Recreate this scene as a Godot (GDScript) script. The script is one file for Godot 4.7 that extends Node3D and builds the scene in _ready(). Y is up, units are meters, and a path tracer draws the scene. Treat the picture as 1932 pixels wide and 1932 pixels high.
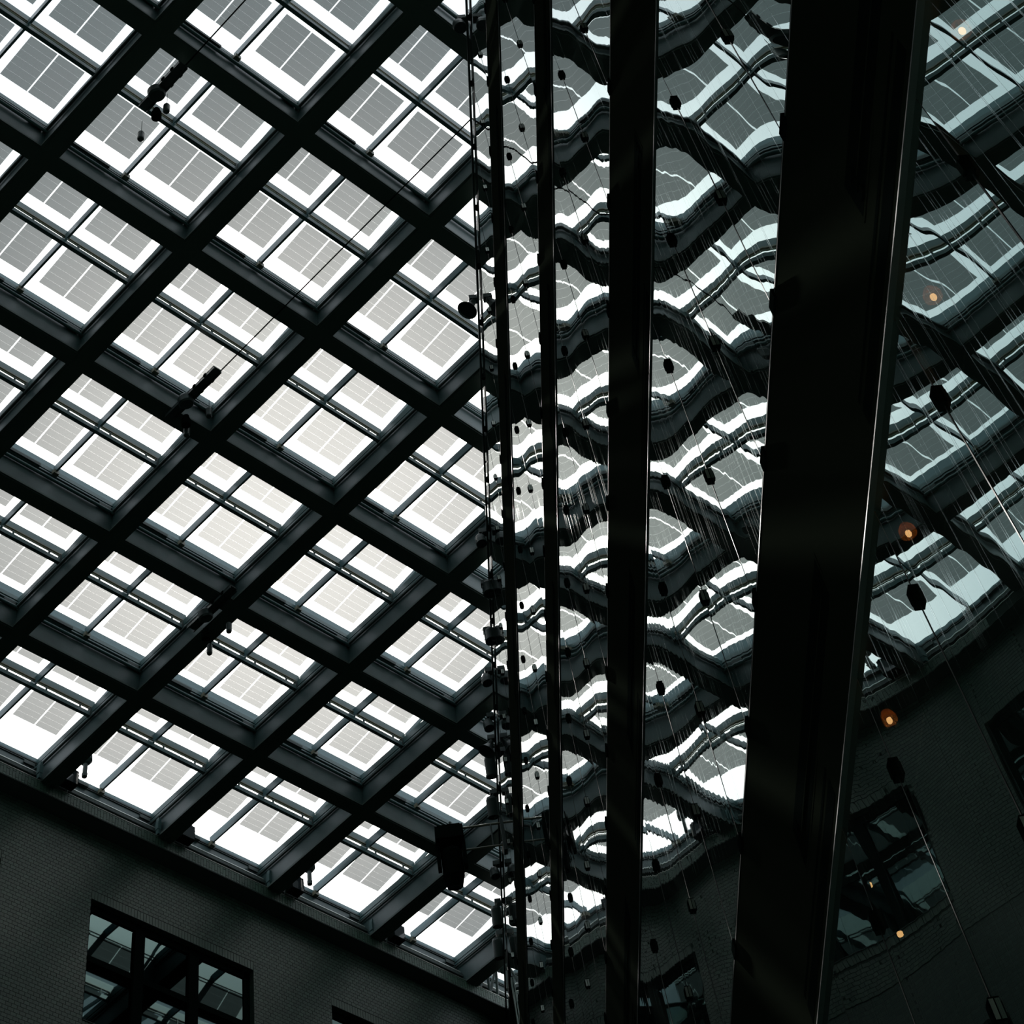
extends Node3D
# An atrium roof of steel beams and sloping solar glass, seen from below beside a tall glass wall.
# Lengths are given in roof bays (2.7 m); y = 0 of that frame is the underside of the roof glass.
const S := 2.7
const H := 24.77
const GC := 1.37          # the glass wall stands where x + z = GC
const R2 := 1.41421356
const WALLZ := -5.18
const TOPS := [-0.33, -1.65, -3.13, -4.80, -6.455]
const BOTS := [-1.16, -2.74, -4.215, -5.875, -7.54]
const SET := [0.0, 0.0, 0.0, 0.0, 0.008]
const PITCH := 0.41
var M := {}
var rng := RandomNumberGenerator.new()


func P(x: float, y: float, z: float) -> Vector3:
	return Vector3(x * S, H + y * S, z * S)


# a point on the glass wall: a along it, y up, off towards the atrium
func G(a: float, y: float, off := 0.0) -> Vector3:
	return P((GC + a * R2) / 2.0 - off / R2, y, (GC - a * R2) / 2.0 - off / R2)


class MB:
	var v := PackedVector3Array()
	var n := PackedVector3Array()
	var uv := PackedVector2Array()
	var ix := PackedInt32Array()

	func quad(a: Vector3, b: Vector3, c: Vector3, d: Vector3) -> void:
		var nn := (b - a).cross(c - a)
		if nn.length_squared() < 1e-16:
			nn = (c - a).cross(d - a)
		nn = nn.normalized()
		var k := v.size()
		for p in [a, b, c, d]:
			v.append(p)
			n.append(nn)
		for t in [Vector2(0, 0), Vector2(1, 0), Vector2(1, 1), Vector2(0, 1)]:
			uv.append(t)
		for t in [0, 2, 1, 0, 3, 2]:
			ix.append(k + t)

	func tri(a: Vector3, b: Vector3, c: Vector3) -> void:
		var nn := (b - a).cross(c - a).normalized()
		var k := v.size()
		for p in [a, b, c]:
			v.append(p)
			n.append(nn)
			uv.append(Vector2.ZERO)
		for t in [0, 2, 1]:
			ix.append(k + t)

	# a box from a corner and three edges that form a right-handed set
	func box(o: Vector3, ex: Vector3, ey: Vector3, ez: Vector3) -> void:
		if ex.cross(ey).dot(ez) < 0.0:
			var s := ex
			ex = ey
			ey = s
		quad(o, o + ey, o + ex + ey, o + ex)
		quad(o + ez, o + ex + ez, o + ex + ey + ez, o + ey + ez)
		quad(o, o + ex, o + ex + ez, o + ez)
		quad(o + ey, o + ey + ez, o + ex + ey + ez, o + ex + ey)
		quad(o, o + ez, o + ey + ez, o + ey)
		quad(o + ex, o + ex + ey, o + ex + ey + ez, o + ex + ez)

	# a turned shape: profile of (radius, height along the axis)
	func lathe(o: Vector3, axis: Vector3, profile: Array, sides := 14) -> void:
		var w := axis.normalized()
		var u := w.cross(Vector3(0.31, 0.11, 0.94)).normalized()
		var t := w.cross(u)
		for r in profile.size() - 1:
			var p0: Vector2 = profile[r]
			var p1: Vector2 = profile[r + 1]
			var sl := Vector2(p1.y - p0.y, p0.x - p1.x).normalized()
			for s in sides:
				var a0 := TAU * s / sides
				var a1 := TAU * (s + 1) / sides
				var d0 := u * cos(a0) + t * sin(a0)
				var d1 := u * cos(a1) + t * sin(a1)
				var q := [o + w * p0.y + d0 * p0.x, o + w * p0.y + d1 * p0.x, o + w * p1.y + d1 * p1.x, o + w * p1.y + d0 * p1.x]
				var nn := [d0 * sl.x + w * sl.y, d1 * sl.x + w * sl.y, d1 * sl.x + w * sl.y, d0 * sl.x + w * sl.y]
				var k := v.size()
				for e in 4:
					v.append(q[e])
					n.append(nn[e].normalized())
					uv.append(Vector2(float(s) / sides, p0.y))
				for e in [0, 2, 1, 0, 3, 2]:
					ix.append(k + e)

	func tube(a: Vector3, b: Vector3, r: float, sides := 8) -> void:
		var l := a.distance_to(b)
		lathe(a, b - a, [Vector2(0, 0), Vector2(r, 0), Vector2(r, l), Vector2(0, l)], sides)

	func mesh(origin := Vector3.ZERO) -> ArrayMesh:
		var arr := []
		arr.resize(Mesh.ARRAY_MAX)
		if origin != Vector3.ZERO:
			for k in v.size():
				v[k] -= origin
		arr[Mesh.ARRAY_VERTEX] = v
		arr[Mesh.ARRAY_NORMAL] = n
		arr[Mesh.ARRAY_TEX_UV] = uv
		arr[Mesh.ARRAY_INDEX] = ix
		var m := ArrayMesh.new()
		m.add_surface_from_arrays(Mesh.PRIMITIVE_TRIANGLES, arr)
		return m


func bx(b: MB, x0: float, y0: float, z0: float, x1: float, y1: float, z1: float) -> void:
	b.box(P(x0, y0, z0), Vector3((x1 - x0) * S, 0, 0), Vector3(0, (y1 - y0) * S, 0), Vector3(0, 0, (z1 - z0) * S))


# a box on the glass wall
func gbx(b: MB, a0: float, y0: float, o0: float, a1: float, y1: float, o1: float) -> void:
	b.box(G(a0, y0, o0), G(a1, y0, o0) - G(a0, y0, o0), G(a0, y1, o0) - G(a0, y0, o0), G(a0, y0, o1) - G(a0, y0, o0))


func put(called: String, mesh: Mesh, mat: Material, parent: Node3D, stuff := false) -> MeshInstance3D:
	var o := MeshInstance3D.new()
	o.name = numbered(called, parent)
	o.mesh = mesh
	o.material_override = mat
	parent.add_child(o, true)
	if stuff:
		o.set_meta("kind", "stuff")
	return o


var taken := {}


func numbered(called: String, parent: Node3D) -> String:
	var key := str(parent.get_instance_id()) + called
	var k: int = taken.get(key, 0)
	taken[key] = k + 1
	return called if k == 0 else "%s_%03d" % [called, k]


func thing(called: String, at: Vector3, label: String, category: String, group := "") -> Node3D:
	var o := Node3D.new()
	o.name = numbered(called, self)
	o.position = at
	add_child(o, true)
	o.set_meta("label", label)
	o.set_meta("category", category)
	if group:
		o.set_meta("group", group)
	return o


func struct(called: String, at: Vector3, label: String, category: String, group := "") -> Node3D:
	var o := thing(called, at, label, category, group)
	o.set_meta("kind", "structure")
	return o


func part(called: String, b: MB, mat: Material, o: Node3D, stuff := false, from := Vector3.INF) -> MeshInstance3D:
	return put(called, b.mesh(o.position if from == Vector3.INF else from), mat, o, stuff)


func paint(c: Color, rough := 0.5, metal := 0.0, spec := 0.5) -> StandardMaterial3D:
	var m := StandardMaterial3D.new()
	m.albedo_color = c.linear_to_srgb()
	m.roughness = rough
	m.metallic = metal
	m.metallic_specular = spec
	return m


func flat_texture() -> ImageTexture:
	var im := Image.create(4, 4, false, Image.FORMAT_RGBA8)
	im.fill(Color.WHITE)
	return ImageTexture.create_from_image(im)


func noise_texture(freq: float, a: Color, b: Color, sd: int) -> NoiseTexture2D:
	var t := NoiseTexture2D.new()
	t.width = 512
	t.height = 512
	t.seamless = true
	var nz := FastNoiseLite.new()
	nz.seed = sd
	nz.frequency = freq
	nz.fractal_octaves = 4
	t.noise = nz
	var g := Gradient.new()
	g.set_color(0, a)
	g.set_color(1, b)
	t.color_ramp = g
	return t


# small tiles in running bond, for walls too far to tell the tiles apart
func tile_texture(relief: bool) -> ImageTexture:
	var im := Image.create(256, 304, false, Image.FORMAT_RGBA8)
	var r := RandomNumberGenerator.new()
	r.seed = 11
	im.fill(Color(0.1, 0.1, 0.1) if relief else Color(0.11, 0.15, 0.13))
	for row in 8:
		for k in 5:
			var c := 0.9 if relief else r.randf_range(0.8, 1.0)
			var x := k * 64 + (row % 2) * 32 - 32
			im.fill_rect(Rect2i(x + 2, row * 38 + 2, 60, 34), Color(c, c, c) if relief else Color(0.20 * c, 0.28 * c, 0.235 * c))
	return ImageTexture.create_from_image(im)


func materials() -> void:
	M.steel = paint(Color(0.036, 0.070, 0.070), 0.42)
	M.steel.albedo_texture = noise_texture(0.012, Color(0.82, 0.82, 0.82), Color.WHITE, 3)
	M.steel.uv1_triplanar = true
	M.steel.uv1_scale = Vector3(0.4, 0.4, 0.4)
	M.flange = paint(Color(0.035, 0.06, 0.05), 0.6)
	M.frame = paint(Color(0.04, 0.085, 0.085), 0.4)
	M.fin = paint(Color(0.045, 0.09, 0.10), 0.35)
	M.gutter = paint(Color(0.022, 0.036, 0.033), 0.6)
	M.olive = paint(Color(0.11, 0.105, 0.07), 0.4)
	M.black = paint(Color(0.005, 0.008, 0.007), 1.0, 0.0, 0.0)
	M.device = paint(Color(0.03, 0.045, 0.042), 0.45)
	M.alu = paint(Color(0.45, 0.47, 0.44), 0.35, 0.6)
	M.bright = paint(Color(0.55, 0.55, 0.5), 0.3, 0.7)
	M.pane = StandardMaterial3D.new()
	M.pane.transparency = BaseMaterial3D.TRANSPARENCY_ALPHA
	M.pane.albedo_color = Color(0.9, 1.0, 0.97, 0.04)
	M.pane.roughness = 0.0
	M.solar = paint(Color(0.006, 0.022, 0.019), 0.35, 0.0, 0.3)
	M.solar.transparency = BaseMaterial3D.TRANSPARENCY_ALPHA
	M.solar.albedo_color.a = 0.87
	M.solar.backlight_enabled = true
	M.solar.backlight = Color(0.01, 0.06, 0.05)
	M.mirror = paint(Color(0.28, 0.385, 0.36), 0.0, 0.95)
	M.mirror.transparency = BaseMaterial3D.TRANSPARENCY_ALPHA
	M.mirror.albedo_texture = flat_texture()
	M.mirror.albedo_color.a = 0.93
	M.window = paint(Color(0.035, 0.055, 0.055), 0.02, 1.0)
	M.film = paint(Color(0.7, 0.8, 0.78), 0.07, 1.0)
	M.film.transparency = BaseMaterial3D.TRANSPARENCY_ALPHA
	M.film.albedo_color.a = 0.4
	M.film.albedo_texture = flat_texture()
	M.joint = paint(Color(0.01, 0.015, 0.014), 0.6)
	M.spandrel = paint(Color(0.014, 0.018, 0.013), 1.0, 0.0, 0.0)
	M.tile = []
	for k in 5:
		var t: float = [0.85, 1.0, 1.1, 0.93, 1.25][k]
		M.tile.append(paint(Color(0.034 * t, 0.066 * t, 0.046 * t), 0.45))
	M.grout = paint(Color(0.012, 0.02, 0.015), 0.9)
	M.soffit = paint(Color(0.05, 0.06, 0.055), 0.8)
	M.wall = paint(Color.WHITE, 0.5)
	M.wall.albedo_color = Color.WHITE
	M.wall.albedo_texture = tile_texture(false)
	M.wall.heightmap_enabled = true
	M.wall.heightmap_texture = tile_texture(true)
	M.wall.heightmap_scale = 0.4
	M.wall.uv1_triplanar = true
	M.wall.uv1_world_triplanar = true
	M.wall.uv1_scale = Vector3(2.155, 1.838, 2.155)
	M.floor = paint(Color(0.26, 0.36, 0.32), 0.6)
	M.floor.albedo_texture = noise_texture(0.02, Color(0.7, 0.7, 0.7), Color.WHITE, 8)
	M.floor.uv1_triplanar = true
	M.inside = paint(Color(0.02, 0.022, 0.02), 0.9)
	M.globe = paint(Color(0.30, 0.15, 0.04), 0.4)
	M.globe.transparency = BaseMaterial3D.TRANSPARENCY_ALPHA
	M.globe.albedo_color.a = 0.55
	M.globe.backlight_enabled = true
	M.globe.backlight = Color(0.6, 0.35, 0.1)
	M.bulb = paint(Color(1, 0.8, 0.55), 0.5)
	M.bulb.emission_enabled = true
	M.bulb.emission = Color(1.0, 0.78, 0.5)
	M.bulb.emission_energy_multiplier = 9.0
	M.lens = paint(Color(0.02, 0.025, 0.03), 0.05)
	M.cloud = paint(Color(0.4, 0.45, 0.5), 0.6)


# ---------------------------------------------------------------- camera, sky, sun
func camera_and_light() -> void:
	var f := 3200.38
	var cam := Camera3D.new()
	cam.name = "camera"
	cam.projection = Camera3D.PROJECTION_FRUSTUM
	cam.near = 0.05
	cam.far = 400.0
	cam.size = 1932.0 / f * cam.near
	cam.frustum_offset = Vector2((966.0 - 916.293) / f, -(966.0 - 87.554) / f) * cam.near
	var right := Vector3(0.7217, -0.1341, 0.6791)
	var up := -Vector3(0.5630, -0.4570, -0.6886)
	var back := -Vector3(0.4027, 0.8793, -0.2543)
	cam.transform = Transform3D(Basis(right, up, back).orthonormalized(), P(-3.3329, -8.5829, 3.4354))
	add_child(cam)
	cam.current = true

	var env := Environment.new()
	env.background_mode = Environment.BG_SKY
	env.sky = Sky.new()
	var sky := ProceduralSkyMaterial.new()
	sky.sky_top_color = Color(0.93, 0.97, 1.0)
	sky.sky_horizon_color = Color(0.90, 0.94, 0.97)
	sky.sky_energy_multiplier = 1.15
	sky.ground_bottom_color = Color(0.25, 0.26, 0.26)
	sky.ground_horizon_color = Color(0.5, 0.52, 0.52)
	sky.sun_angle_max = 48.0
	sky.sun_curve = 0.165
	env.sky.sky_material = sky
	env.tonemap_mode = Environment.TONE_MAPPER_LINEAR
	env.tonemap_exposure = 1.0
	env.sdfgi_enabled = true
	env.ssao_enabled = true
	env.ssil_enabled = true
	var we := WorldEnvironment.new()
	we.name = "environment"
	we.environment = env
	add_child(we)

	var sun := DirectionalLight3D.new()
	sun.name = "sun"
	sun.light_color = Color(1.0, 0.985, 0.96)
	sun.light_energy = 7.0
	sun.light_angular_distance = 0.53
	sun.shadow_enabled = true
	add_child(sun)
	sun.look_at_from_position(Vector3.ZERO, -Vector3(0.4619, 0.7286, -0.5057), Vector3.UP)


# ---------------------------------------------------------------- roof
func ceiling() -> void:
	var o := struct("ceiling", P(0, -0.275, -2), "dark steel beam grid of the atrium roof crossing between the skylights", "roof")
	for i in range(-3, 8):
		var z1 := minf(2.1, 1.75 - i)
		if z1 < -5.1:
			continue
		var b := MB.new()
		bx(b, i - 0.002, -0.262, -5.155, i + 0.066, -0.004, z1)
		var m := part("beam", b, M.steel, o)
		b = MB.new()
		bx(b, i - 0.026, -0.275, -5.155, i + 0.098, -0.26, z1)
		bx(b, i - 0.012, -0.281, -5.155, i + 0.084, -0.2745, z1)
		put("flange", b.mesh(o.position), M.flange, m)
		b = MB.new()
		bx(b, i - 0.006, -0.045, -5.155, i + 0.07, 0.0, z1)
		bx(b, i - 0.012, -0.075, -5.155, i + 0.07, -0.062, z1)
		put("frame_rail", b.mesh(o.position), M.frame, m)
		b = MB.new()
		b.tube(P(i - 0.016, -0.098, -5.155), P(i - 0.016, -0.098, z1), 0.009 * S)
		put("conduit", b.mesh(o.position), M.gutter, m)
	for j in range(-4, 3):
		var x1 := 1.75 - j
		var b := MB.new()
		bx(b, -3.2, -0.262, j - 0.085, x1, -0.004, j - 0.004)
		var m := part("beam", b, M.steel, o)
		b = MB.new()
		bx(b, -3.2, -0.2752, j - 0.102, x1, -0.2605, j + 0.0115)
		bx(b, -3.2, -0.2807, j - 0.092, x1, -0.2748, j + 0.002)
		put("flange", b.mesh(o.position), M.flange, m)
		b = MB.new()
		bx(b, -3.2, -0.03, j - 0.09, x1, 0.0, j + 0.002)
		bx(b, -3.2, -0.056, j - 0.09, x1, -0.046, j + 0.006)
		put("frame_rail", b.mesh(o.position), M.frame, m)
		b = MB.new()
		b.tube(P(-3.2, -0.102, j + 0.012), P(x1, -0.102, j + 0.012), 0.011 * S)
		put("conduit", b.mesh(o.position), M.frame, m)
	# the roof past the panes seen: closed steel deck, so that light enters only through the skylights
	var d := struct("roof_deck", P(-4, 0.2, 0), "closed dark deck around the skylights above the beams", "roof")
	var b := MB.new()
	bx(b, -7.2, 0.0, -5.4, -3.0, 0.12, 8.6)
	bx(b, -3.0, 0.0, 1.95, 1.2, 0.12, 8.6)
	bx(b, -7.2, -0.012, -5.4, 8.0, -0.002, -5.157)
	part("deck_sheet", b, M.inside, d)


var cell_meshes := {}


func slab(b: MB, x0: float, v0: float, x1: float, v1: float, lift: float, thick: float) -> void:
	var k := 0.136 * S
	var a := Vector3(x0 * S, v0 * k + lift * S, v0 * S)
	b.box(a, Vector3((x1 - x0) * S, 0, 0), Vector3(0, thick * S, 0), Vector3(0, (v1 - v0) * k, (v1 - v0) * S))


func local(b: MB, x0: float, y0: float, z0: float, x1: float, y1: float, z1: float) -> void:
	b.box(Vector3(x0, y0, z0) * S, Vector3((x1 - x0) * S, 0, 0), Vector3(0, (y1 - y0) * S, 0), Vector3(0, 0, (z1 - z0) * S))


func cell_parts(low: float) -> Dictionary:
	if cell_meshes.has(low):
		return cell_meshes[low]
	var d := {}
	var quads := [[0.036, low, 0.5335, 0.437], [0.5345, low, 1.0325, 0.437], [0.036, 0.447, 0.5335, 0.935], [0.5345, 0.447, 1.0325, 0.935]]
	var films := [[0.131, 0.310, 0.092, 0.371], [0.318, 0.4965, 0.092, 0.371], [0.604, 0.7825, 0.092, 0.371], [0.7905, 0.969, 0.092, 0.371],
		[0.134, 0.3125, 0.5226, 0.8016], [0.3205, 0.5, 0.5226, 0.8016], [0.605, 0.7845, 0.5226, 0.8016], [0.7925, 0.972, 0.5226, 0.8016]]
	d.panes = []
	for q in quads:
		var b := MB.new()
		var k := 0.136 * S
		b.quad(Vector3(q[0] * S, q[1] * k, q[1] * S), Vector3(q[2] * S, q[1] * k, q[1] * S), Vector3(q[2] * S, q[3] * k, q[3] * S), Vector3(q[0] * S, q[3] * k, q[3] * S))
		d.panes.append(b.mesh())
	d.films = []
	for q in films:
		var b := MB.new()
		var n := 6
		for s in n:
			var v0: float = lerpf(q[2], q[3], float(s) / n)
			var v1: float = lerpf(q[2], q[3], float(s + 1) / n) - (0.00022 if s < n - 1 else 0.0)
			var k := 0.136 * S
			var up := Vector3(0, 0.004 * S, 0)
			b.quad(Vector3(q[0] * S, v0 * k, v0 * S) + up, Vector3(q[1] * S, v0 * k, v0 * S) + up, Vector3(q[1] * S, v1 * k, v1 * S) + up, Vector3(q[0] * S, v1 * k, v1 * S) + up)
		d.films.append(b.mesh())
	var b := MB.new()
	local(b, 0.527, -0.03, low + 0.002, 0.5415, 0.034, 0.94)
	d.fin = b.mesh()
	b = MB.new()
	local(b, 0.0655, -0.072, 0.437, 1.0, -0.041, 0.462)
	d.purlin = b.mesh()
	b = MB.new()
	local(b, 0.05, 0.014, 0.443, 1.02, 0.062, 0.457)
	d.bar = b.mesh()
	b = MB.new()
	local(b, 0.05, 0.004, 0.4425, 1.02, 0.0135, 0.4575)
	b.tube(Vector3(0.066, -0.012, 0.4525) * S, Vector3(1.0, -0.012, 0.4525) * S, 0.0045 * S)
	d.tube = b.mesh()
	b = MB.new()
	slab(b, 1.026, low, 1.039, 0.935, -0.03, 0.028)
	local(b, 0.03, -0.002, 0.925, 1.03, 0.13, 0.938)
	if low < -0.05:
		local(b, 0.066, -0.03, low - 0.004, 1.0, 0.0, low + 0.004)
	d.rim = b.mesh()
	b = MB.new()
	var zb := low + 0.006
	local(b, 0.09, -0.052, zb, 0.42, -0.03, zb + 0.02)
	local(b, 0.88, -0.09, zb, 0.97, -0.066, zb + 0.016)
	d.motor = b.mesh()
	b = MB.new()
	local(b, 0.515, -0.052, zb - 0.004, 0.554, -0.02, zb + 0.03)
	d.bracket = b.mesh()
	b = MB.new()
	for q in [[0.30, 0.437], [0.62, 0.437], [0.90, 0.437], [0.53, 0.437]]:
		local(b, q[0], -0.043, 0.445, q[0] + 0.012, 0.02, 0.454)
	local(b, 0.066, -0.075, 0.434, 0.08, -0.002, 0.465)
	local(b, 0.982, -0.075, 0.434, 0.998, -0.002, 0.465)
	d.clip = b.mesh()
	cell_meshes[low] = d
	return d


const ORD := ["first", "second", "third", "fourth", "fifth", "sixth", "seventh", "eighth", "ninth"]


func skylights() -> void:
	var number := 0
	for j in range(-5, 2):
		for i in range(-2, 8):
			if i + j > 2 or i + j < -5:
				continue
			number += 1
			var row: String = "row above the tiled wall" if j == -5 else "%s row out from the tiled wall" % ORD[j + 5]
			var edge := i + j == 2
			var label := ("corner skylight cut by the glass wall, in the " + row) if edge else "four-pane solar glass skylight, %s from the glass wall in the %s" % [ORD[1 - i - j] if i + j < 1 else "first", row]
			var o := struct("window_%d" % number, P(i - 1, 0, j), label, "skylight", "solar glass skylights of the atrium roof")
			var d := cell_parts(-0.155 if j == -5 else -0.006)
			for m in d.panes:
				put("pane", m, M.pane, o)
			if not edge:
				for m in d.films:
					put("solar_panel", m, M.solar, o)
				put("glazing_fin", d.fin, M.fin, o)
				put("purlin", d.purlin, M.frame, o)
				put("glazing_bar", d.bar, M.frame, o)
				put("cable_tube", d.tube, M.olive, o)
				put("motor_housing", d.motor, M.gutter, o)
				put("bracket", d.bracket, M.olive, o)
				put("clamp", d.clip, M.gutter, o)
			put("rim", d.rim, M.fin, o)


# ---------------------------------------------------------------- tiled wall
func tiled_wall() -> void:
	var o := struct("wall_left", P(2, -4, WALLZ), "dark small-tiled wall with window openings below the skylights", "wall")
	var wins := []
	for k in range(-4, 3):
		wins.append([2.55 + 2.12 * k, 3.945 + 2.12 * k])
	var rows := [[-0.85, -1.69], [-2.52, -3.36], [-4.19, -5.03], [-5.86, -6.7]]
	# wall body with openings: bands between the windows and the piers
	var b := MB.new()
	var top := -0.35
	for r in rows:
		bx(b, -7.2, r[0], WALLZ - 0.16, 6.9, top, WALLZ)
		var x := -7.2
		for w in wins:
			if w[0] > x:
				bx(b, x, r[1], WALLZ - 0.16, w[0], r[0], WALLZ)
			x = w[1]
		bx(b, x, r[1], WALLZ - 0.16, 6.9, r[0], WALLZ)
		top = r[1]
	bx(b, -7.2, -9.25, WALLZ - 0.16, 6.9, top, WALLZ)
	part("wall_body", b, M.wall, o)
	# grout bed and tiles where the photograph shows them
	var g := MB.new()
	var bed := 0.0015
	bx(g, 1.3, -0.85, WALLZ, 6.56, -0.352, WALLZ + bed)
	for k in range(-1, 3):
		var l: float = maxf(1.3, 3.945 + 2.12 * (k - 1))
		bx(g, l, -1.95, WALLZ, minf(6.56, 2.55 + 2.12 * k), -0.85, WALLZ + bed)
	for k in range(0, 2):
		bx(g, 2.55 + 2.12 * k, -1.95, WALLZ, 3.945 + 2.12 * k, -1.69, WALLZ + bed)
	part("grout", g, M.grout, o)
	var tl := 0.043
	var th := 0.0252
	var tiny := []
	for k in 5:
		tiny.append(MB.new())
	rng.seed = 77
	var shared := []
	for k in 5:
		var t := MB.new()
		t.box(Vector3.ZERO, Vector3((tl - 0.0032) * S, 0, 0), Vector3(0, (th - 0.0032) * S, 0), Vector3(0, 0, 0.0035 * S))
		shared.append(t.mesh())
	var singles := 0
	for r in 64:
		var y := -0.354 - (r + 1) * th
		for c in 124:
			var x := 1.3 + c * tl + (0.5 * tl if r % 2 else 0.0)
			if x + tl > 6.55:
				continue
			var x1 := x + tl - 0.0032
			var whole := true
			for w in wins:
				if x1 > w[0] - 0.002 and x < w[1] + 0.002 and y < -0.786 and y + th > -1.752:
					whole = false
					if x < w[0] - 0.006:
						x1 = w[0] - 0.002
					elif x1 > w[1] + 0.006:
						x = w[1] + 0.002
					else:
						x1 = x
			if x1 - x < 0.004:
				continue
			var pick := [0, 0, 1, 1, 1, 2, 2, 3, 3, 4][rng.randi() % 10] as int
			if whole and x > 1.93 and x < 2.51 and y < -1.13 and y > -1.74 and singles < 290:
				var t := put("tile", shared[pick], M.tile[pick], o)
				t.position = P(x, y, WALLZ + bed) - o.position
				singles += 1
			else:
				tiny[pick].box(P(x, y, WALLZ + bed), Vector3((x1 - x) * S, 0, 0), Vector3(0, (th - 0.0032) * S, 0), Vector3(0, 0, 0.0035 * S))
	for k in 5:
		part("tiles", tiny[k], M.tile[k], o, true)
	# upright tiles round the window heads and sills
	var solo := MB.new()
	for w in wins:
		if w[1] < 1.4 or w[0] > 6.5:
			continue
		for band in [[-0.848, -0.789], [-1.75, -1.692]]:
			var n := int((w[1] - w[0]) / 0.0252)
			for k in n:
				var x: float = w[0] + k * (w[1] - w[0]) / n
				if x > 1.3 and x < 6.53:
					solo.box(P(x, band[0], WALLZ + bed), Vector3(0.022 * S, 0, 0), Vector3(0, (band[1] - band[0]) * S, 0), Vector3(0, 0, 0.0042 * S))
	part("upright_tiles", solo, M.tile[2], o, true)

	# the tiled ledge that carries the roof beams
	var l := struct("trim_1", P(3, -0.3, -5.1), "tiled ledge of upright tiles along the top of the tiled wall", "ledge")
	b = MB.new()
	bx(b, -7.2, -0.349, -5.18, 6.62, -0.268, -5.044)
	part("ledge_body", b, M.grout, l)
	b = MB.new()
	bx(b, -7.2, -0.352, -5.18, 6.6, -0.3491, -5.041)
	part("soffit", b, M.soffit, l)
	b = MB.new()
	bx(b, -7.2, -0.268, -5.08, 6.6, -0.2655, -5.0385)
	part("cap_strip", b, M.bright, l)
	var tall := []
	var short := []
	for k in 5:
		short.append(MB.new())
		var t := MB.new()
		t.box(Vector3.ZERO, Vector3(0.0222 * S, 0, 0), Vector3(0, 0.0562 * S, 0), Vector3(0, 0, 0.0035 * S))
		tall.append(t.mesh())
	for c in range(0, 205):
		var x := 1.42 + c * 0.0252
		var pick := [0, 1, 1, 2, 3, 3, 2, 4][rng.randi() % 8] as int
		var up := c % 2 == 0
		var t := put("tile", tall[pick], M.tile[pick], l)
		t.position = P(x, -0.346 + (0.019 if up else 0.0), -5.044) - l.position
		pick = rng.randi() % 5
		short[pick].box(P(x, -0.346 if up else -0.2868, -5.044), Vector3(0.0222 * S, 0, 0), Vector3(0, 0.0165 * S, 0), Vector3(0, 0, 0.0035 * S))
	for k in 5:
		part("short_tiles", short[k], M.tile[k], l, true)

	# face under the lowest panes, with its gutter pipe
	var f := struct("trim_2", P(2, -0.1, -5.16), "blue grey metal gutter face behind the tiled ledge", "gutter")
	b = MB.new()
	bx(b, -7.2, -0.34, -5.3, 7.0, -0.001, -5.158)
	part("face_sheet", b, M.steel, f)
	b = MB.new()
	bx(b, -7.2, -0.038, -5.158, 7.0, -0.032, -5.150)
	bx(b, -7.2, -0.05, -5.158, 7.0, -0.046, -5.150)
	part("groove_strip", b, M.gutter, f)
	for i in range(-1, 7):
		b = MB.new()
		b.tube(P(i + 0.08, -0.163, -5.1), P(i + 0.985, -0.163, -5.1), 0.0085 * S, 10)
		part("gutter_pipe", b, M.alu, f)
		b = MB.new()
		bx(b, i + 0.07, -0.21, -5.15, i + 0.99, -0.19, -5.075)
		part("gutter_tray", b, M.gutter, f)
	tiled_windows(wins, rows)


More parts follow.
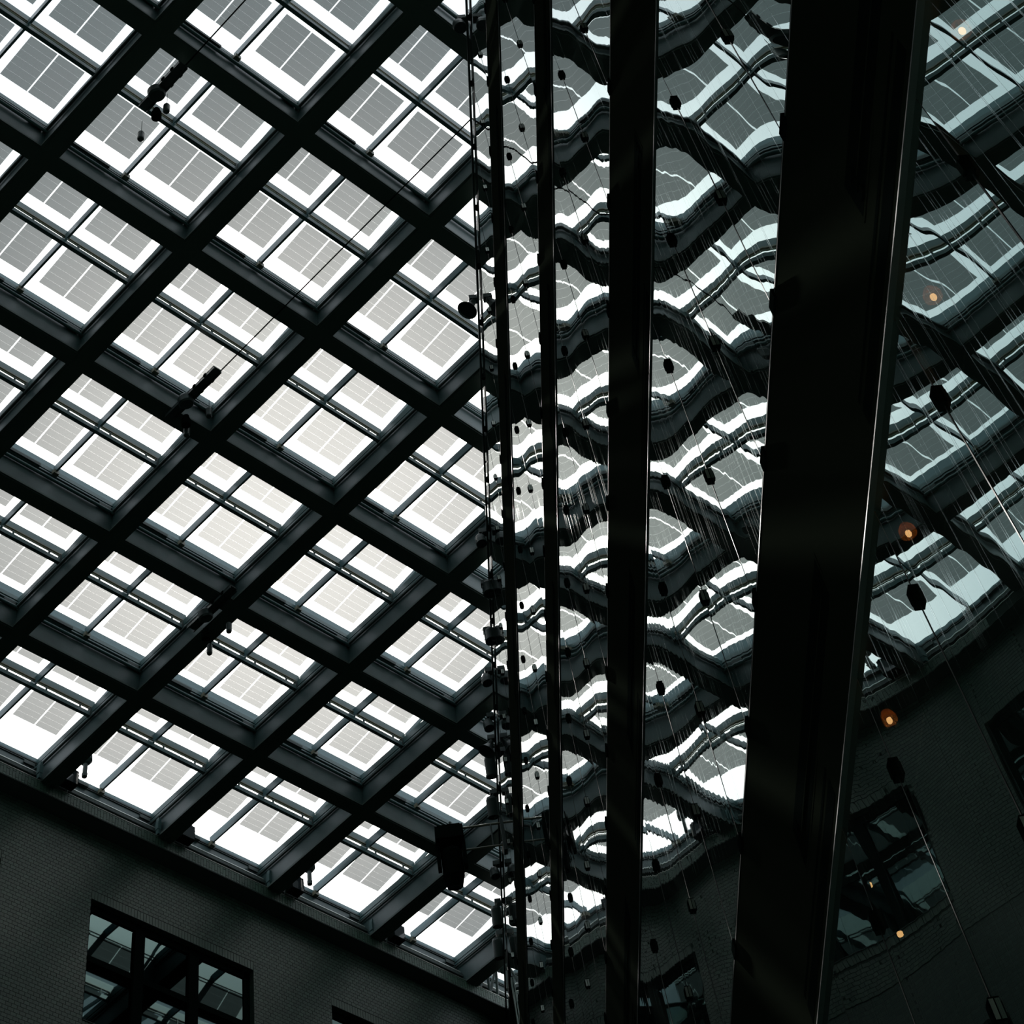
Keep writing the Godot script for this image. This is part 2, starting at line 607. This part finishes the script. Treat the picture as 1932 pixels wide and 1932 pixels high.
func tiled_windows(wins: Array, rows: Array) -> void:
	var where := ["first tiled-wall window", "second tiled-wall window"]
	var number := 60
	for ri in rows.size():
		for wi in wins.size():
			var w: Array = wins[wi]
			var r: Array = rows[ri]
			if w[1] < 0.2 or w[0] > 6.5 or (ri > 1):
				var m := struct("window_%d" % (number + 1), P(w[0], r[1], WALLZ), "dark three-light window of the tiled wall outside the picture, storey %d bay %d" % [ri + 1, wi + 1], "window", "windows of the tiled wall")
				number += 1
				var q := MB.new()
				bx(q, w[0], r[1], WALLZ - 0.16, w[1], r[0], WALLZ - 0.07)
				part("pane", q, M.window, m)
				continue
			number += 1
			var bay: String = {3: "partly cut off by the picture's left edge", 4: "with three lights under the tiled ledge, nearest the left corner", 5: "cut by the picture's bottom edge, second from the glass wall"}.get(wi, "next to the glass wall")
			var o := struct("window_%d" % number, P(w[0], r[1], WALLZ), ("dark recessed window " + bay) if ri == 0 else "dark recessed window one storey lower, bay %d from the far end, seen reflected" % (wi + 1), "window", "windows of the tiled wall")
			var z := WALLZ - 0.05
			var b := MB.new()
			bx(b, w[0], r[1], z - 0.1, w[0] + 0.03, r[0], z + 0.012)
			bx(b, w[1] - 0.05, r[1], z - 0.1, w[1], r[0], z + 0.012)
			bx(b, w[0], r[0] - 0.05, z - 0.1, w[1], r[0], z + 0.012)
			bx(b, w[0], r[1], z - 0.1, w[1], r[1] + 0.03, z + 0.012)
			part("frame", b, M.black, o)
			var xs := [w[0] + 0.03, w[0] + 0.40, w[0] + 0.48, w[0] + 0.86, w[0] + 0.94, w[1] - 0.05]
			for s in [0.40, 0.86]:
				b = MB.new()
				bx(b, w[0] + s, r[1] + 0.03, z - 0.1, w[0] + s + 0.08, r[0] - 0.05, z + 0.02)
				part("mullion", b, M.black, o)
			b = MB.new()
			bx(b, w[0] + 0.03, r[0] - 0.40, z - 0.1, w[1] - 0.05, r[0] - 0.36, z + 0.006)
			part("transom", b, M.black, o)
			for s in 3:
				for y in [[r[0] - 0.36, r[0] - 0.05], [r[1] + 0.03, r[0] - 0.40]]:
					b = MB.new()
					var t := (s - 1) * 0.0016
					b.quad(P(xs[s * 2], y[0], z), P(xs[s * 2 + 1], y[0], z + t), P(xs[s * 2 + 1], y[1], z + t), P(xs[s * 2], y[1], z))
					part("pane", b, M.window, o)
			b = MB.new()
			bx(b, w[0], r[1] - 0.004, z - 0.1, w[1], r[1], WALLZ + 0.012)
			part("sill", b, M.gutter, o)


# ---------------------------------------------------------------- glass wall
# how far a pane bulges out of its plane: u across, w up, both 0..1, in bays
func bulge(u: float, w: float, sd: float) -> float:
	var q := 2.0 * w - 1.0
	var h := (0.0011 if q < 0.0 else 0.0016) * q * q * q * q
	h += 0.00012 * sin(TAU * (w * 1.5 + sd)) + 0.00005 * sin(TAU * (w * 3.0 + 2.0 * sd))
	h += 0.0002 * (sd - 0.5) * cos(PI * u) * sin(PI * w)
	h -= 0.00009 * (2.0 * u - 1.0) * (2.0 * u - 1.0)
	return h


func glass_wall() -> void:
	var o := struct("wall_right", G(0, -4, 0), "tall mirror-like glass wall reflecting the skylights, jointed panes held by clips", "glass wall")
	var nu := 48
	var nv := 40
	for f in 5:
		var k0 := -11
		var k1 := 20
		if f == 3:
			k1 = 12
		if f == 4:
			k1 = 6
		for k in range(k0, k1):
			var a0 := -1.05 + k * PITCH + 0.0015
			var a1 := a0 + PITCH - 0.003
			if a0 > 8.2:
				continue
			rng.seed = 1000 + f * 100 + k
			var sd := 0.5 + 0.3 * sin(k * 0.9 + f * 2.1) + 0.12 * (rng.randf() - 0.5)
			var waves := []
			for q in 5:
				waves.append([float(rng.randi_range(4, 12)), rng.randf() * TAU, rng.randf_range(0.0001, 0.00035)])
			var b := MB.new()
			var y0: float = BOTS[f] + 0.0
			var y1: float = TOPS[f]
			var grid := []
			for iv in nv + 1:
				for iu in nu + 1:
					var u := float(iu) / nu
					var w := float(iv) / nv
					b.v.append(G(lerpf(a0, a1, u), lerpf(y0, y1, w), bulge(u, w, sd) - SET[f]))
					b.uv.append(Vector2(u, w))
			var e := 0.002
			for iv in nv + 1:
				for iu in nu + 1:
					var u := float(iu) / nu
					var w := float(iv) / nv
					var du := (bulge(u + e, w, sd) - bulge(u - e, w, sd)) / (2.0 * e * (a1 - a0))
					for q in waves:
						du += q[2] * sin(TAU * q[0] * u + q[1])
					var dw := (bulge(u, w + e, sd) - bulge(u, minf(w, 1.0) - e, sd)) / (2.0 * e * (y1 - y0))
					var ea := Vector3(1, 0, -1) / R2
					var en := Vector3(-1, 0, -1) / R2
					b.n.append((en - ea * du - Vector3.UP * dw).normalized())
			for iv in nv:
				for iu in nu:
					var q := iv * (nu + 1) + iu
					# front towards the atrium
					for t in [q, q + 1, q + nu + 2, q, q + nu + 2, q + nu + 1]:
						b.ix.append(t)
			var pane := part("glass_pane", b, M.mirror, o)
			# upright lines of the glass interlayer
			if f >= 2 or k % 2 == 0:
				var fl := MB.new()
				var count := [3, 4, 7, 16, 20][f] as int
				for s in count:
					var u := rng.randf_range(0.03, 0.97)
					var wd := rng.randf_range(0.0006, 0.0022)
					var a := lerpf(a0, a1, u)
					var last := []
					for iv in nv + 1:
						if iv % 3:
							continue
						var w := float(iv) / nv
						var p := [G(a, lerpf(y0, y1, w), bulge(u, w, sd) - SET[f] + 0.0004), G(a + wd, lerpf(y0, y1, w), bulge(u, w, sd) - SET[f] + 0.0004)]
						if last:
							fl.quad(last[1], last[0], p[0], p[1])
						last = p
				put("glass_lines", fl.mesh(o.position), M.film, pane, true)
			# dark joint between panes, and its two clips
			b = MB.new()
			gbx(b, a0 - 0.0032, y0, -SET[f] - 0.012, a0 + 0.0002, y1, -SET[f] + 0.0008)
			part("joint", b, M.joint, o)
			for off in [0.205, 0.645]:
				if f == 0:
					off -= 0.15
				b = MB.new()
				var yc: float = y1 - off
				gbx(b, a0 - 0.0115, yc - 0.019, -SET[f] - 0.004, a0 + 0.0085, yc + 0.019, -SET[f] + 0.009)
				gbx(b, a0 - 0.0075, yc - 0.013, -SET[f] + 0.009, a0 + 0.0045, yc + 0.013, -SET[f] + 0.012)
				var c := part("glass_clip", b, M.black, o)
				if off > 0.3:
					b = MB.new()
					gbx(b, a0 - 0.0119, yc - 0.016, -SET[f] + 0.001, a0 - 0.0115, yc + 0.016, -SET[f] + 0.0085)
					put("clip_plate", b.mesh(o.position), M.bright, c)
	# spandrels at the floors
	var names := ["topmost", "second highest", "third highest", "broad lowest"]
	for f in 4:
		var t := struct("trim_%d" % (3 + f), G(0, TOPS[f + 1], 0), "%s dark horizontal spandrel band across the glass wall" % names[f], "spandrel", "dark spandrel bands of the glass wall")
		spandrel(t, TOPS[f + 1], BOTS[f], f)
	var low := struct("trim_7", G(0, -8, 0), "dark spandrel band below the picture's frame under the lowest glass", "spandrel")
	var lb := MB.new()
	gbx(lb, -5.6, -9.2, -0.3, 8.3, -7.54, 0.02)
	part("spandrel_sheet", lb, M.spandrel, low)
	# behind the glass: floors and a back wall, all dark
	var back := struct("wall_back", G(0, -5, -1.3), "dark rooms behind the glass wall", "interior")
	var b := MB.new()
	gbx(b, -5.6, -9.2, -1.3, 8.6, -0.33, -1.2)
	gbx(b, -5.6, -0.40, -1.3, 8.6, -0.335, -0.01)
	for f in 4:
		gbx(b, -5.6, TOPS[f + 1] + 0.02, -1.3, 8.6, BOTS[f] - 0.02, -0.06)
	gbx(b, -5.65, -9.2, -1.3, -5.55, 0.0, 0.02)
	gbx(b, 8.5, -9.2, -1.3, 8.6, 0.0, 0.02)
	part("room_shell", b, M.inside, back)


func spandrel(t: Node3D, y0: float, y1: float, f: int) -> void:
	var deep := 0.005
	var b := MB.new()
	gbx(b, -5.6, y0, -0.08, 8.3, y1, deep)
	part("spandrel_sheet", b, M.spandrel, t)
	b = MB.new()
	gbx(b, -5.6, y0 - 0.003, -0.03, 8.3, y0 + 0.001, deep + 0.0006)
	part("bottom_edge", b, M.gutter, t)
	b = MB.new()
	gbx(b, -5.6, y1 - 0.008, 0.0, 8.3, y1 - 0.004, deep + 0.0006)
	part("top_edge", b, M.gutter, t)
	for k in range(-11, 20):
		var a := -1.05 + k * PITCH - 0.03
		b = MB.new()
		gbx(b, a - 0.022, y1 - 0.022, 0.0, a + 0.024, y1 + 0.006, deep + 0.006)
		part("bracket", b, M.black, t)
	# long recesses with a light fitting, and slots by the lower edge
	var h := y1 - y0
	for k in range(-4, 7):
		var a := -2.36 + k * 1.64
		b = MB.new()
		var r0 := y0 + h * 0.22
		var r1 := y0 + h * 0.40
		gbx(b, a, r0, deep, a + 0.80, r0 + 0.008, deep + 0.0003)
		gbx(b, a, r1, deep, a + 0.80, r1 + 0.008, deep + 0.0003)
		gbx(b, a, r0, deep, a + 0.008, r1, deep + 0.0003)
		gbx(b, a + 0.792, r0, deep, a + 0.80, r1, deep + 0.0003)
		var m := part("recess_frame", b, M.spandrel, t)
		b = MB.new()
		gbx(b, a + 0.008, r0 + 0.008, deep, a + 0.792, r1, deep + 0.0004)
		put("recess", b.mesh(t.position), M.black, m)
		b = MB.new()
		b.tube(G(a + 0.06, (r0 + r1) / 2.0, deep - 0.0075), G(a + 0.74, (r0 + r1) / 2.0, deep - 0.0075), 0.009 * S)
		put("tube_light", b.mesh(t.position), M.spandrel, m)
		b = MB.new()
		for e in [0.03, 0.745]:
			for q in 3:
				gbx(b, a + e, r0 + 0.018 + q * 0.028, deep, a + e + 0.025, r0 + 0.034 + q * 0.028, deep + 0.001)
		put("socket", b.mesh(t.position), M.black, m)
		b = MB.new()
		gbx(b, a - 1.22, y0 + 0.02, deep, a - 0.5, y0 + 0.06, deep + 0.0003)
		gbx(b, a - 1.22, y0 + 0.075, deep, a - 0.5, y0 + 0.085, deep + 0.0003)
		part("slot", b, M.black, t)


# ---------------------------------------------------------------- fittings
func rail_and_spots() -> void:
	var yr := -0.35
	var o := thing("lighting_rail", G(3, yr, 0.03), "dark thin pipe rail running along the top edge of the glass wall", "rail")
	var b := MB.new()
	b.tube(G(-3.0, yr, 0.011), G(8.25, yr, 0.011), 0.007 * S, 10)
	part("pipe", b, M.gutter, o)
	for k in 7:
		var a := -2.4 + k * 1.64
		b = MB.new()
		gbx(b, a, yr - 0.004, 0.001, a + 0.01, yr + 0.004, 0.011)
		part("standoff", b, M.gutter, o)
	var spots := [
		[-0.62, "twin", "twin round spotlights on the rail at the top of the picture"],
		[1.25, "bells", "flared spotlight on the rail beside the second skylight triangle from the top"],
		[3.1, "twin", "small round spotlight on the rail level with the sun glare"],
		[3.55, "drum", "stubby drum spotlight on the rail just below the glare"],
		[3.98, "drum", "drum spotlight clamped under a rail coupling, above the dangling round spot"],
		[4.36, "twin", "round spotlight dangling beside the skylight bar on the rail"],
		[4.8, "twin", "pair of round spotlights just above the dish-shaped reflector on the rail"],
		[5.02, "bells", "dish-shaped open reflector spotlight on the rail"],
		[5.16, "can", "upright cylindrical can spotlight right below the dish reflector"],
		[5.58, "can", "fat cylindrical can spotlight where a glazing bar meets the rail"],
		[6.35, "twin", "round spotlight against the blue grey roof corner, under the bracket arm"],
		[6.78, "can", "long hanging can spotlight third from the lower end of the rail"],
		[6.9, "twin", "small round spotlight hanging close to the long can"],
		[7.15, "can", "lowest can spotlight on the rail, at the last skylight's corner"]]
	for s in spots:
		spotlight(s[0], s[1], s[2])


func spotlight(a: float, kind: String, label: String) -> void:
	var at := G(a, -0.36, 0.036)
	var o := thing("spotlight", at, label, "spotlight", "spotlights on the rail of the glass wall")
	var out := Vector3(-1, 0, -1) / R2
	var along := Vector3(1, 0, -1) / R2
	var b := MB.new()
	b.box(at - out * 0.044 - along * 0.06 - Vector3(0, 0.05, 0), along * 0.12, Vector3(0, 0.09, 0), out * 0.13)
	part("clamp", b, M.gutter, o)
	var c := at + out * 0.08 - Vector3(0, 0.16, 0)
	b = MB.new()
	for s in [-1.0, 1.0]:
		b.tube(at + along * s * 0.045, c + along * s * 0.06, 0.008, 6)
	part("yoke", b, M.gutter, o)
	b = MB.new()
	var face: Vector3
	if kind == "twin":
		face = c + Vector3(0, -0.13, 0)
		b.lathe(c, Vector3(0.05, -1, 0.1), [Vector2(0, -0.1), Vector2(0.05, -0.09), Vector2(0.09, -0.03), Vector2(0.1, 0.04), Vector2(0.1, 0.12), Vector2(0.085, 0.12)], 18)
	elif kind == "bells":
		face = c + Vector3(0, -0.14, 0)
		b.lathe(c, Vector3(0, -1, 0) + out * 0.55, [Vector2(0, -0.12), Vector2(0.05, -0.12), Vector2(0.06, -0.02), Vector2(0.13, 0.1), Vector2(0.17, 0.14), Vector2(0.155, 0.14)], 18)
	elif kind == "drum":
		face = c + Vector3(0, -0.1, 0)
		b.lathe(c - out * 0.12, Vector3(0, -1, 0), [Vector2(0, -0.14), Vector2(0.11, -0.14), Vector2(0.12, -0.1), Vector2(0.12, 0.1), Vector2(0.09, 0.1)], 18)
	else:
		face = c + Vector3(0, -0.3, 0)
		b.lathe(c, Vector3(0, -1, 0) + along * 0.25, [Vector2(0, -0.06), Vector2(0.09, -0.05), Vector2(0.105, 0.0), Vector2(0.105, 0.3), Vector2(0.115, 0.3), Vector2(0.115, 0.33), Vector2(0.095, 0.33)], 18)
	part("housing", b, M.device, o)
	var ax := Vector3(0.05, -1, 0.1) if kind == "twin" else (Vector3(0, -1, 0) + out * 0.55 if kind == "bells" else (Vector3(0, -1, 0) if kind == "drum" else Vector3(0, -1, 0) + along * 0.25))
	var reach: float = {"twin": 0.115, "bells": 0.12, "drum": 0.095, "can": 0.325}[kind]
	b = MB.new()
	b.lathe((c - out * 0.12) if kind == "drum" else c, ax, [Vector2(0.0, reach - 0.005), Vector2({"twin": 0.086, "bells": 0.14, "drum": 0.1, "can": 0.1}[kind], reach)], 18)
	part("lens", b, M.lens, o)


func hanging_arms() -> void:
	var spec := [
		[-0.76, -0.08, -0.43, "upper left", [[-0.71, -0.28], [-0.71, -0.50]]],
		[0.68, -1.56, -2.02, "middle", [[0.77, -1.75], [0.755, -1.94]]],
		[1.87, -2.86, -3.30, "lower dark", [[1.97, -3.03], [1.99, -3.25]]]]
	var words := ["under the beam at upper left", "crossing the skylight corner left of glare", "at the dark beam crossing below glare"]
	for k in 3:
		var s: Array = spec[k]
		var x: float = s[0]
		var y := -0.35
		var o := thing("pulley_arm", P(x, y, (s[1] + s[2]) / 2.0), "channel arm with round pulley housing, " + words[k], "bracket arm", "pulley arms under the roof beams")
		var b := MB.new()
		bx(b, x - 0.03, y + 0.02, s[2], x + 0.03, y + 0.028, s[1])
		bx(b, x - 0.03, y, s[2], x - 0.024, y + 0.028, s[1])
		bx(b, x + 0.024, y, s[2], x + 0.03, y + 0.028, s[1])
		part("channel", b, M.device, o)
		for z in [s[1] - 0.05, s[2] + 0.08]:
			b = MB.new()
			bx(b, x - 0.012, y + 0.028, z - 0.012, x + 0.012, -0.29, z + 0.012)
			part("hanger", b, M.device, o)
		var zc: float = lerpf(s[1], s[2], 0.62)
		b = MB.new()
		b.lathe(P(x - 0.01, y - 0.005, zc), Vector3(0.25, -1, 0), [Vector2(0, -0.08), Vector2(0.11, -0.08), Vector2(0.13, -0.05), Vector2(0.13, 0.05), Vector2(0.11, 0.08), Vector2(0, 0.08)], 20)
		part("housing", b, M.device, o)
		b = MB.new()
		b.lathe(P(x + 0.04, y - 0.05, zc - 0.06), Vector3(0.1, -1, -0.1), [Vector2(0, 0), Vector2(0.05, 0), Vector2(0.06, 0.06), Vector2(0.075, 0.08), Vector2(0.075, 0.2), Vector2(0, 0.2)], 14)
		part("sensor", b, M.black, o)
		for z in [lerpf(s[1], s[2], 0.2), lerpf(s[1], s[2], 0.42)]:
			for e in [-0.036, 0.03]:
				b = MB.new()
				bx(b, x + e, y + 0.005, z, x + e + 0.006, y + 0.028, z + 0.02)
				part("bolt", b, M.black, o)
		for q in s[4].size():
			var e: Array = s[4][q]
			var w := thing("pendant_weight", P(e[0], y - 0.1, e[1]), "cylinder weight on a cord, %s, %s" % ["nearer pulley" if q == 0 else "lower one", words[k]], "weight", "weights hung from the pulley arms")
			b = MB.new()
			b.lathe(P(e[0], y - 0.09, e[1]), Vector3(0, -1, 0), [Vector2(0, 0), Vector2(0.035, 0.01), Vector2(0.05, 0.04), Vector2(0.05, 0.2), Vector2(0.04, 0.22), Vector2(0, 0.22)], 14)
			part("cylinder", b, M.device, w)
			b = MB.new()
			b.tube(P(e[0], y - 0.09, e[1]), P(e[0], y + 0.03, e[1]), 0.004, 5)
			part("cord", b, M.black, w)
	var cables := [[0.712, 1.0, -1.56, "thin black cable from the middle pulley arm to the glass wall"], [-0.743, 0.9, -0.1, "thin black cable running upward from the upper left pulley arm"]]
	for c in cables:
		var o := thing("cable", P(c[0], -0.3, c[2]), c[3], "cable")
		var b := MB.new()
		b.tube(P(c[0], -0.3, c[1]), P(c[0], -0.315, c[2]), 0.011, 6)
		part("wire", b, M.black, o)
		b = MB.new()
		b.tube(P(c[0], -0.315, c[2]), P(c[0] - 0.005, -0.332, c[2] - 0.02), 0.01, 6)
		part("end_clip", b, M.black, o)


func ledge_floods() -> void:
	var at := [2.15, 3.17, 4.19, 5.2]
	var words := ["with a bell lamp at the left end of the tiled ledge", "second from the left on the tiled ledge, without a bell", "with a bell lamp third from the left on the tiled ledge", "nearest the glass wall on the tiled ledge"]
	for k in 4:
		var x: float = at[k]
		var o := thing("floodlight", P(x, -0.265, -5.0), "boxy floodlight " + words[k], "floodlight", "floodlights standing on the tiled ledge")
		var y := -0.265
		var b := MB.new()
		for e in [[-0.045, -5.06], [0.045, -5.06]]:
			b.tube(P(x + e[0], y, e[1]), P(x + e[0] * 0.5, y + 0.16, -4.98), 0.016, 6)
		b.tube(P(x - 0.02, y + 0.16, -4.98), P(x + 0.06, y + 0.19, -4.9), 0.014, 6)
		part("stand", b, M.gutter, o)
		b = MB.new()
		bx(b, x - 0.05, y + 0.012, -5.03, x + 0.065, y + 0.125, -4.955)
		bx(b, x - 0.04, y + 0.125, -5.02, x + 0.05, y + 0.14, -4.965)
		for e in 4:
			bx(b, x + 0.065, y + 0.025 + e * 0.024, -5.02, x + 0.075, y + 0.035 + e * 0.024, -4.965)
		part("body", b, M.black, o)
		b = MB.new()
		bx(b, x - 0.045, y + 0.018, -4.955, x + 0.06, y + 0.119, -4.952)
		part("glass_face", b, M.lens, o)
		b = MB.new()
		bx(b, x - 0.21, y, -5.05, x - 0.19, y + 0.13, -5.02)
		bx(b, x - 0.215, y + 0.04, -5.052, x - 0.185, y + 0.1, -5.018)
		part("junction_post", b, M.frame, o)
		if k % 2 == 0:
			b = MB.new()
			b.lathe(P(x + 0.075, y + 0.19, -4.9), Vector3(0, -1, 0), [Vector2(0, -0.12), Vector2(0.1, -0.12), Vector2(0.12, -0.08), Vector2(0.125, 0.02), Vector2(0.08, 0.08), Vector2(0.045, 0.1), Vector2(0.045, 0.3), Vector2(0.055, 0.31), Vector2(0.05, 0.38), Vector2(0, 0.38)], 18)
			part("bell", b, M.device, o)


func stage_light() -> void:
	var a := 5.83
	var o := thing("bracket_arm", G(a, -0.5, 0.3), "ladder-like pipe bracket reaching out from the glass wall", "bracket")
	var b := MB.new()
	b.tube(G(a, -0.42, 0.0), G(a, -0.42, 0.40), 0.022, 10)
	part("pipe", b, M.olive, o)
	b = MB.new()
	b.tube(G(a, -0.60, 0.0), G(a, -0.60, 0.34), 0.02, 10)
	part("pipe", b, M.olive, o)
	for s in [0.08, 0.37]:
		b = MB.new()
		b.tube(G(a, -0.42, s), G(a, -0.60, s), 0.02, 8)
		part("strut", b, M.gutter, o)
	b = MB.new()
	gbx(b, a - 0.03, -0.66, 0.0, a + 0.03, -0.38, 0.012)
	part("wall_plate", b, M.gutter, o)
	var c := G(a - 0.02, -0.56, 0.385)
	var h := thing("stage_light", c, "big black moving-head stage light hung from the bracket arm", "stage light")
	var out := Vector3(-1, 0, -1) / R2
	var along := Vector3(1, 0, -1) / R2
	b = MB.new()
	b.box(c - out * 0.27 - along * 0.22 + Vector3(0, 0.02, 0), out * 0.54, along * 0.44, Vector3(0, 0.26, 0))
	b.box(c - out * 0.22 - along * 0.18 + Vector3(0, 0.28, 0), out * 0.44, along * 0.36, Vector3(0, 0.05, 0))
	part("base", b, M.black, h)
	for s in [-1.0, 1.0]:
		b = MB.new()
		b.box(c + out * (s * 0.25 - 0.035) - along * 0.09 - Vector3(0, 0.5, 0), out * 0.07, along * 0.18, Vector3(0, 0.52, 0))
		part("yoke_arm", b, M.black, h)
	b = MB.new()
	b.lathe(c - Vector3(0, 0.1, 0), Vector3(0, -1, 0) + along * 0.25, [Vector2(0, 0), Vector2(0.17, 0.0), Vector2(0.205, 0.06), Vector2(0.205, 0.5), Vector2(0.18, 0.58), Vector2(0.15, 0.7), Vector2(0.13, 0.7)], 18)
	part("head", b, M.black, h)
	b = MB.new()
	b.lathe(c - Vector3(0, 0.1, 0), Vector3(0, -1, 0) + along * 0.25, [Vector2(0.0, 0.69), Vector2(0.13, 0.695)], 18)
	part("lens", b, M.lens, h)
	b = MB.new()
	b.box(c - out * 0.1 + along * 0.221 + Vector3(0, 0.1, 0), out * 0.2, along * 0.004, Vector3(0, 0.08, 0))
	part("display", b, M.lens, h)
	b = MB.new()
	b.tube(c + Vector3(0, 0.33, 0) - out * 0.05, c + Vector3(0, 0.5, 0) - out * 0.05, 0.03, 8)
	part("clamp", b, M.gutter, h)


func corner() -> void:
	var o := thing("truss_stand", P(6.1, -0.26, -4.98), "small steel truss standing on the ledge in the corner by the glass wall", "truss")
	var y := -0.266
	for e in [[6.14, 6.2], [6.24, 6.2], [6.25, 6.3], [6.33, 6.3]]:
		var b := MB.new()
		b.tube(P(e[0], y, -5.05), P(e[1], y + 0.22, -5.0), 0.03, 6)
		part("strut", b, M.device, o)
	var b := MB.new()
	b.tube(P(6.16, y + 0.22, -5.0), P(6.34, y + 0.18, -5.0), 0.028, 6)
	part("chord", b, M.device, o)
	var l := thing("bell_lamp", P(6.3, -0.05, -4.93), "dark bell-shaped lamp hanging in the lit corner at the bottom of the rail", "lamp")
	b = MB.new()
	b.lathe(P(6.3, -0.10, -4.9), Vector3(0, -1, 0), [Vector2(0, -0.14), Vector2(0.15, -0.14), Vector2(0.2, -0.08), Vector2(0.2, 0.0), Vector2(0.14, 0.12), Vector2(0.06, 0.18), Vector2(0.05, 0.42), Vector2(0.075, 0.44), Vector2(0.07, 0.56), Vector2(0, 0.56)], 20)
	part("bell", b, M.device, l)
	b = MB.new()
	b.tube(P(6.3, -0.05, -4.9), P(6.3, 0.0, -4.9), 0.02, 6)
	part("stem", b, M.device, l)
	var e := struct("trim_8", G(8.0, -4, 0.05), "pale upright end strip where the glass wall meets the tiled wall", "trim")
	b = MB.new()
	gbx(b, 7.1, -9.0, 0.004, 7.16, -0.75, 0.012)
	part("strip", b, M.alu, e)


func inside_lamps() -> void:
	var spots := [[-3.64, -6.495, "highest in the picture"], [-3.17, -6.50, "second from the top"], [-2.68, -6.507, "third from the top"], [-2.235, -6.517, "lowest of the row, in the dark"]]
	for s in spots:
		var c := G(s[0], s[1], -0.05)
		var o := thing("ceiling_lamp", c, "round amber lamp glowing behind the glass wall, " + s[2], "lamp", "amber lamps behind the glass wall")
		var b := MB.new()
		b.lathe(c, Vector3(0, -1, 0), [Vector2(0.01, -0.05), Vector2(0.025, -0.042), Vector2(0.04, -0.015), Vector2(0.042, 0.012), Vector2(0.038, 0.012)], 22)
		part("shade", b, M.globe, o)
		b = MB.new()
		b.lathe(c + Vector3(0, -0.01, 0), Vector3(0, -1, 0), [Vector2(0, -0.018), Vector2(0.012, -0.012), Vector2(0.015, 0.0), Vector2(0.012, 0.012), Vector2(0, 0.016)], 16)
		part("bulb", b, M.bulb, o)
		b = MB.new()
		b.tube(c + Vector3(0, 0.045, 0), c + Vector3(0, 0.14, 0), 0.006, 6)
		part("stem", b, M.black, o)
		var l := OmniLight3D.new()
		l.name = "lamp_light"
		l.position = Vector3(0, -0.01, 0)
		l.light_color = Color(1.0, 0.72, 0.4)
		l.light_energy = 0.012
		l.light_size = 0.04
		l.omni_range = 40.0
		l.omni_attenuation = 2.0
		l.shadow_enabled = true
		o.add_child(l)
	for s in [[-1.768, -6.515, "beside the dark window's reflection"], [-1.841, -6.67, "lowest and smallest of all"]]:
		var c := G(s[0], s[1], -0.05)
		var o := thing("small_lamp", c, "tiny warm lamp dot behind the dark lower glass, " + s[2], "lamp", "tiny lamps behind the glass wall")
		var b := MB.new()
		b.lathe(c, Vector3(0, -1, 0), [Vector2(0, -0.018), Vector2(0.016, -0.008), Vector2(0.016, 0.008), Vector2(0, 0.018)], 10)
		part("bulb", b, M.bulb, o)
		b = MB.new()
		b.tube(c, c + Vector3(0, 0.12, 0), 0.006, 5)
		part("stem", b, M.black, o)
	var o := thing("bead_chain", G(-2.0, -6.8, -0.1), "thin dashed hanging chain behind the right-hand glass", "chain")
	var b := MB.new()
	var p0 := G(-3.24, -6.634, -0.05)
	var p1 := G(-1.90, -6.661, -0.05)
	for k in 40:
		b.tube(p0.lerp(p1, k / 40.0), p0.lerp(p1, (k + 0.7) / 40.0), 0.003, 5)
	part("beads", b, M.olive, o, true)


func shell() -> void:
	var o := struct("floor", P(0, -9.2, 0), "dark stone floor of the atrium", "floor")
	var b := MB.new()
	bx(b, -7.4, -9.35, -5.6, 9.5, -9.19, 9.0)
	part("paving", b, M.floor, o)
	var w := struct("wall_far", P(-7.2, -4, 1), "tiled end wall behind the viewer", "wall")
	b = MB.new()
	bx(b, -7.4, -9.2, -5.4, -7.1, 0.1, 8.8)
	part("wall_body", b, M.wall, w)


func _ready() -> void:
	camera_and_light()
	materials()
	shell()
	ceiling()
	skylights()
	tiled_wall()
	glass_wall()
	rail_and_spots()
	hanging_arms()
	ledge_floods()
	stage_light()
	corner()
	inside_lamps()
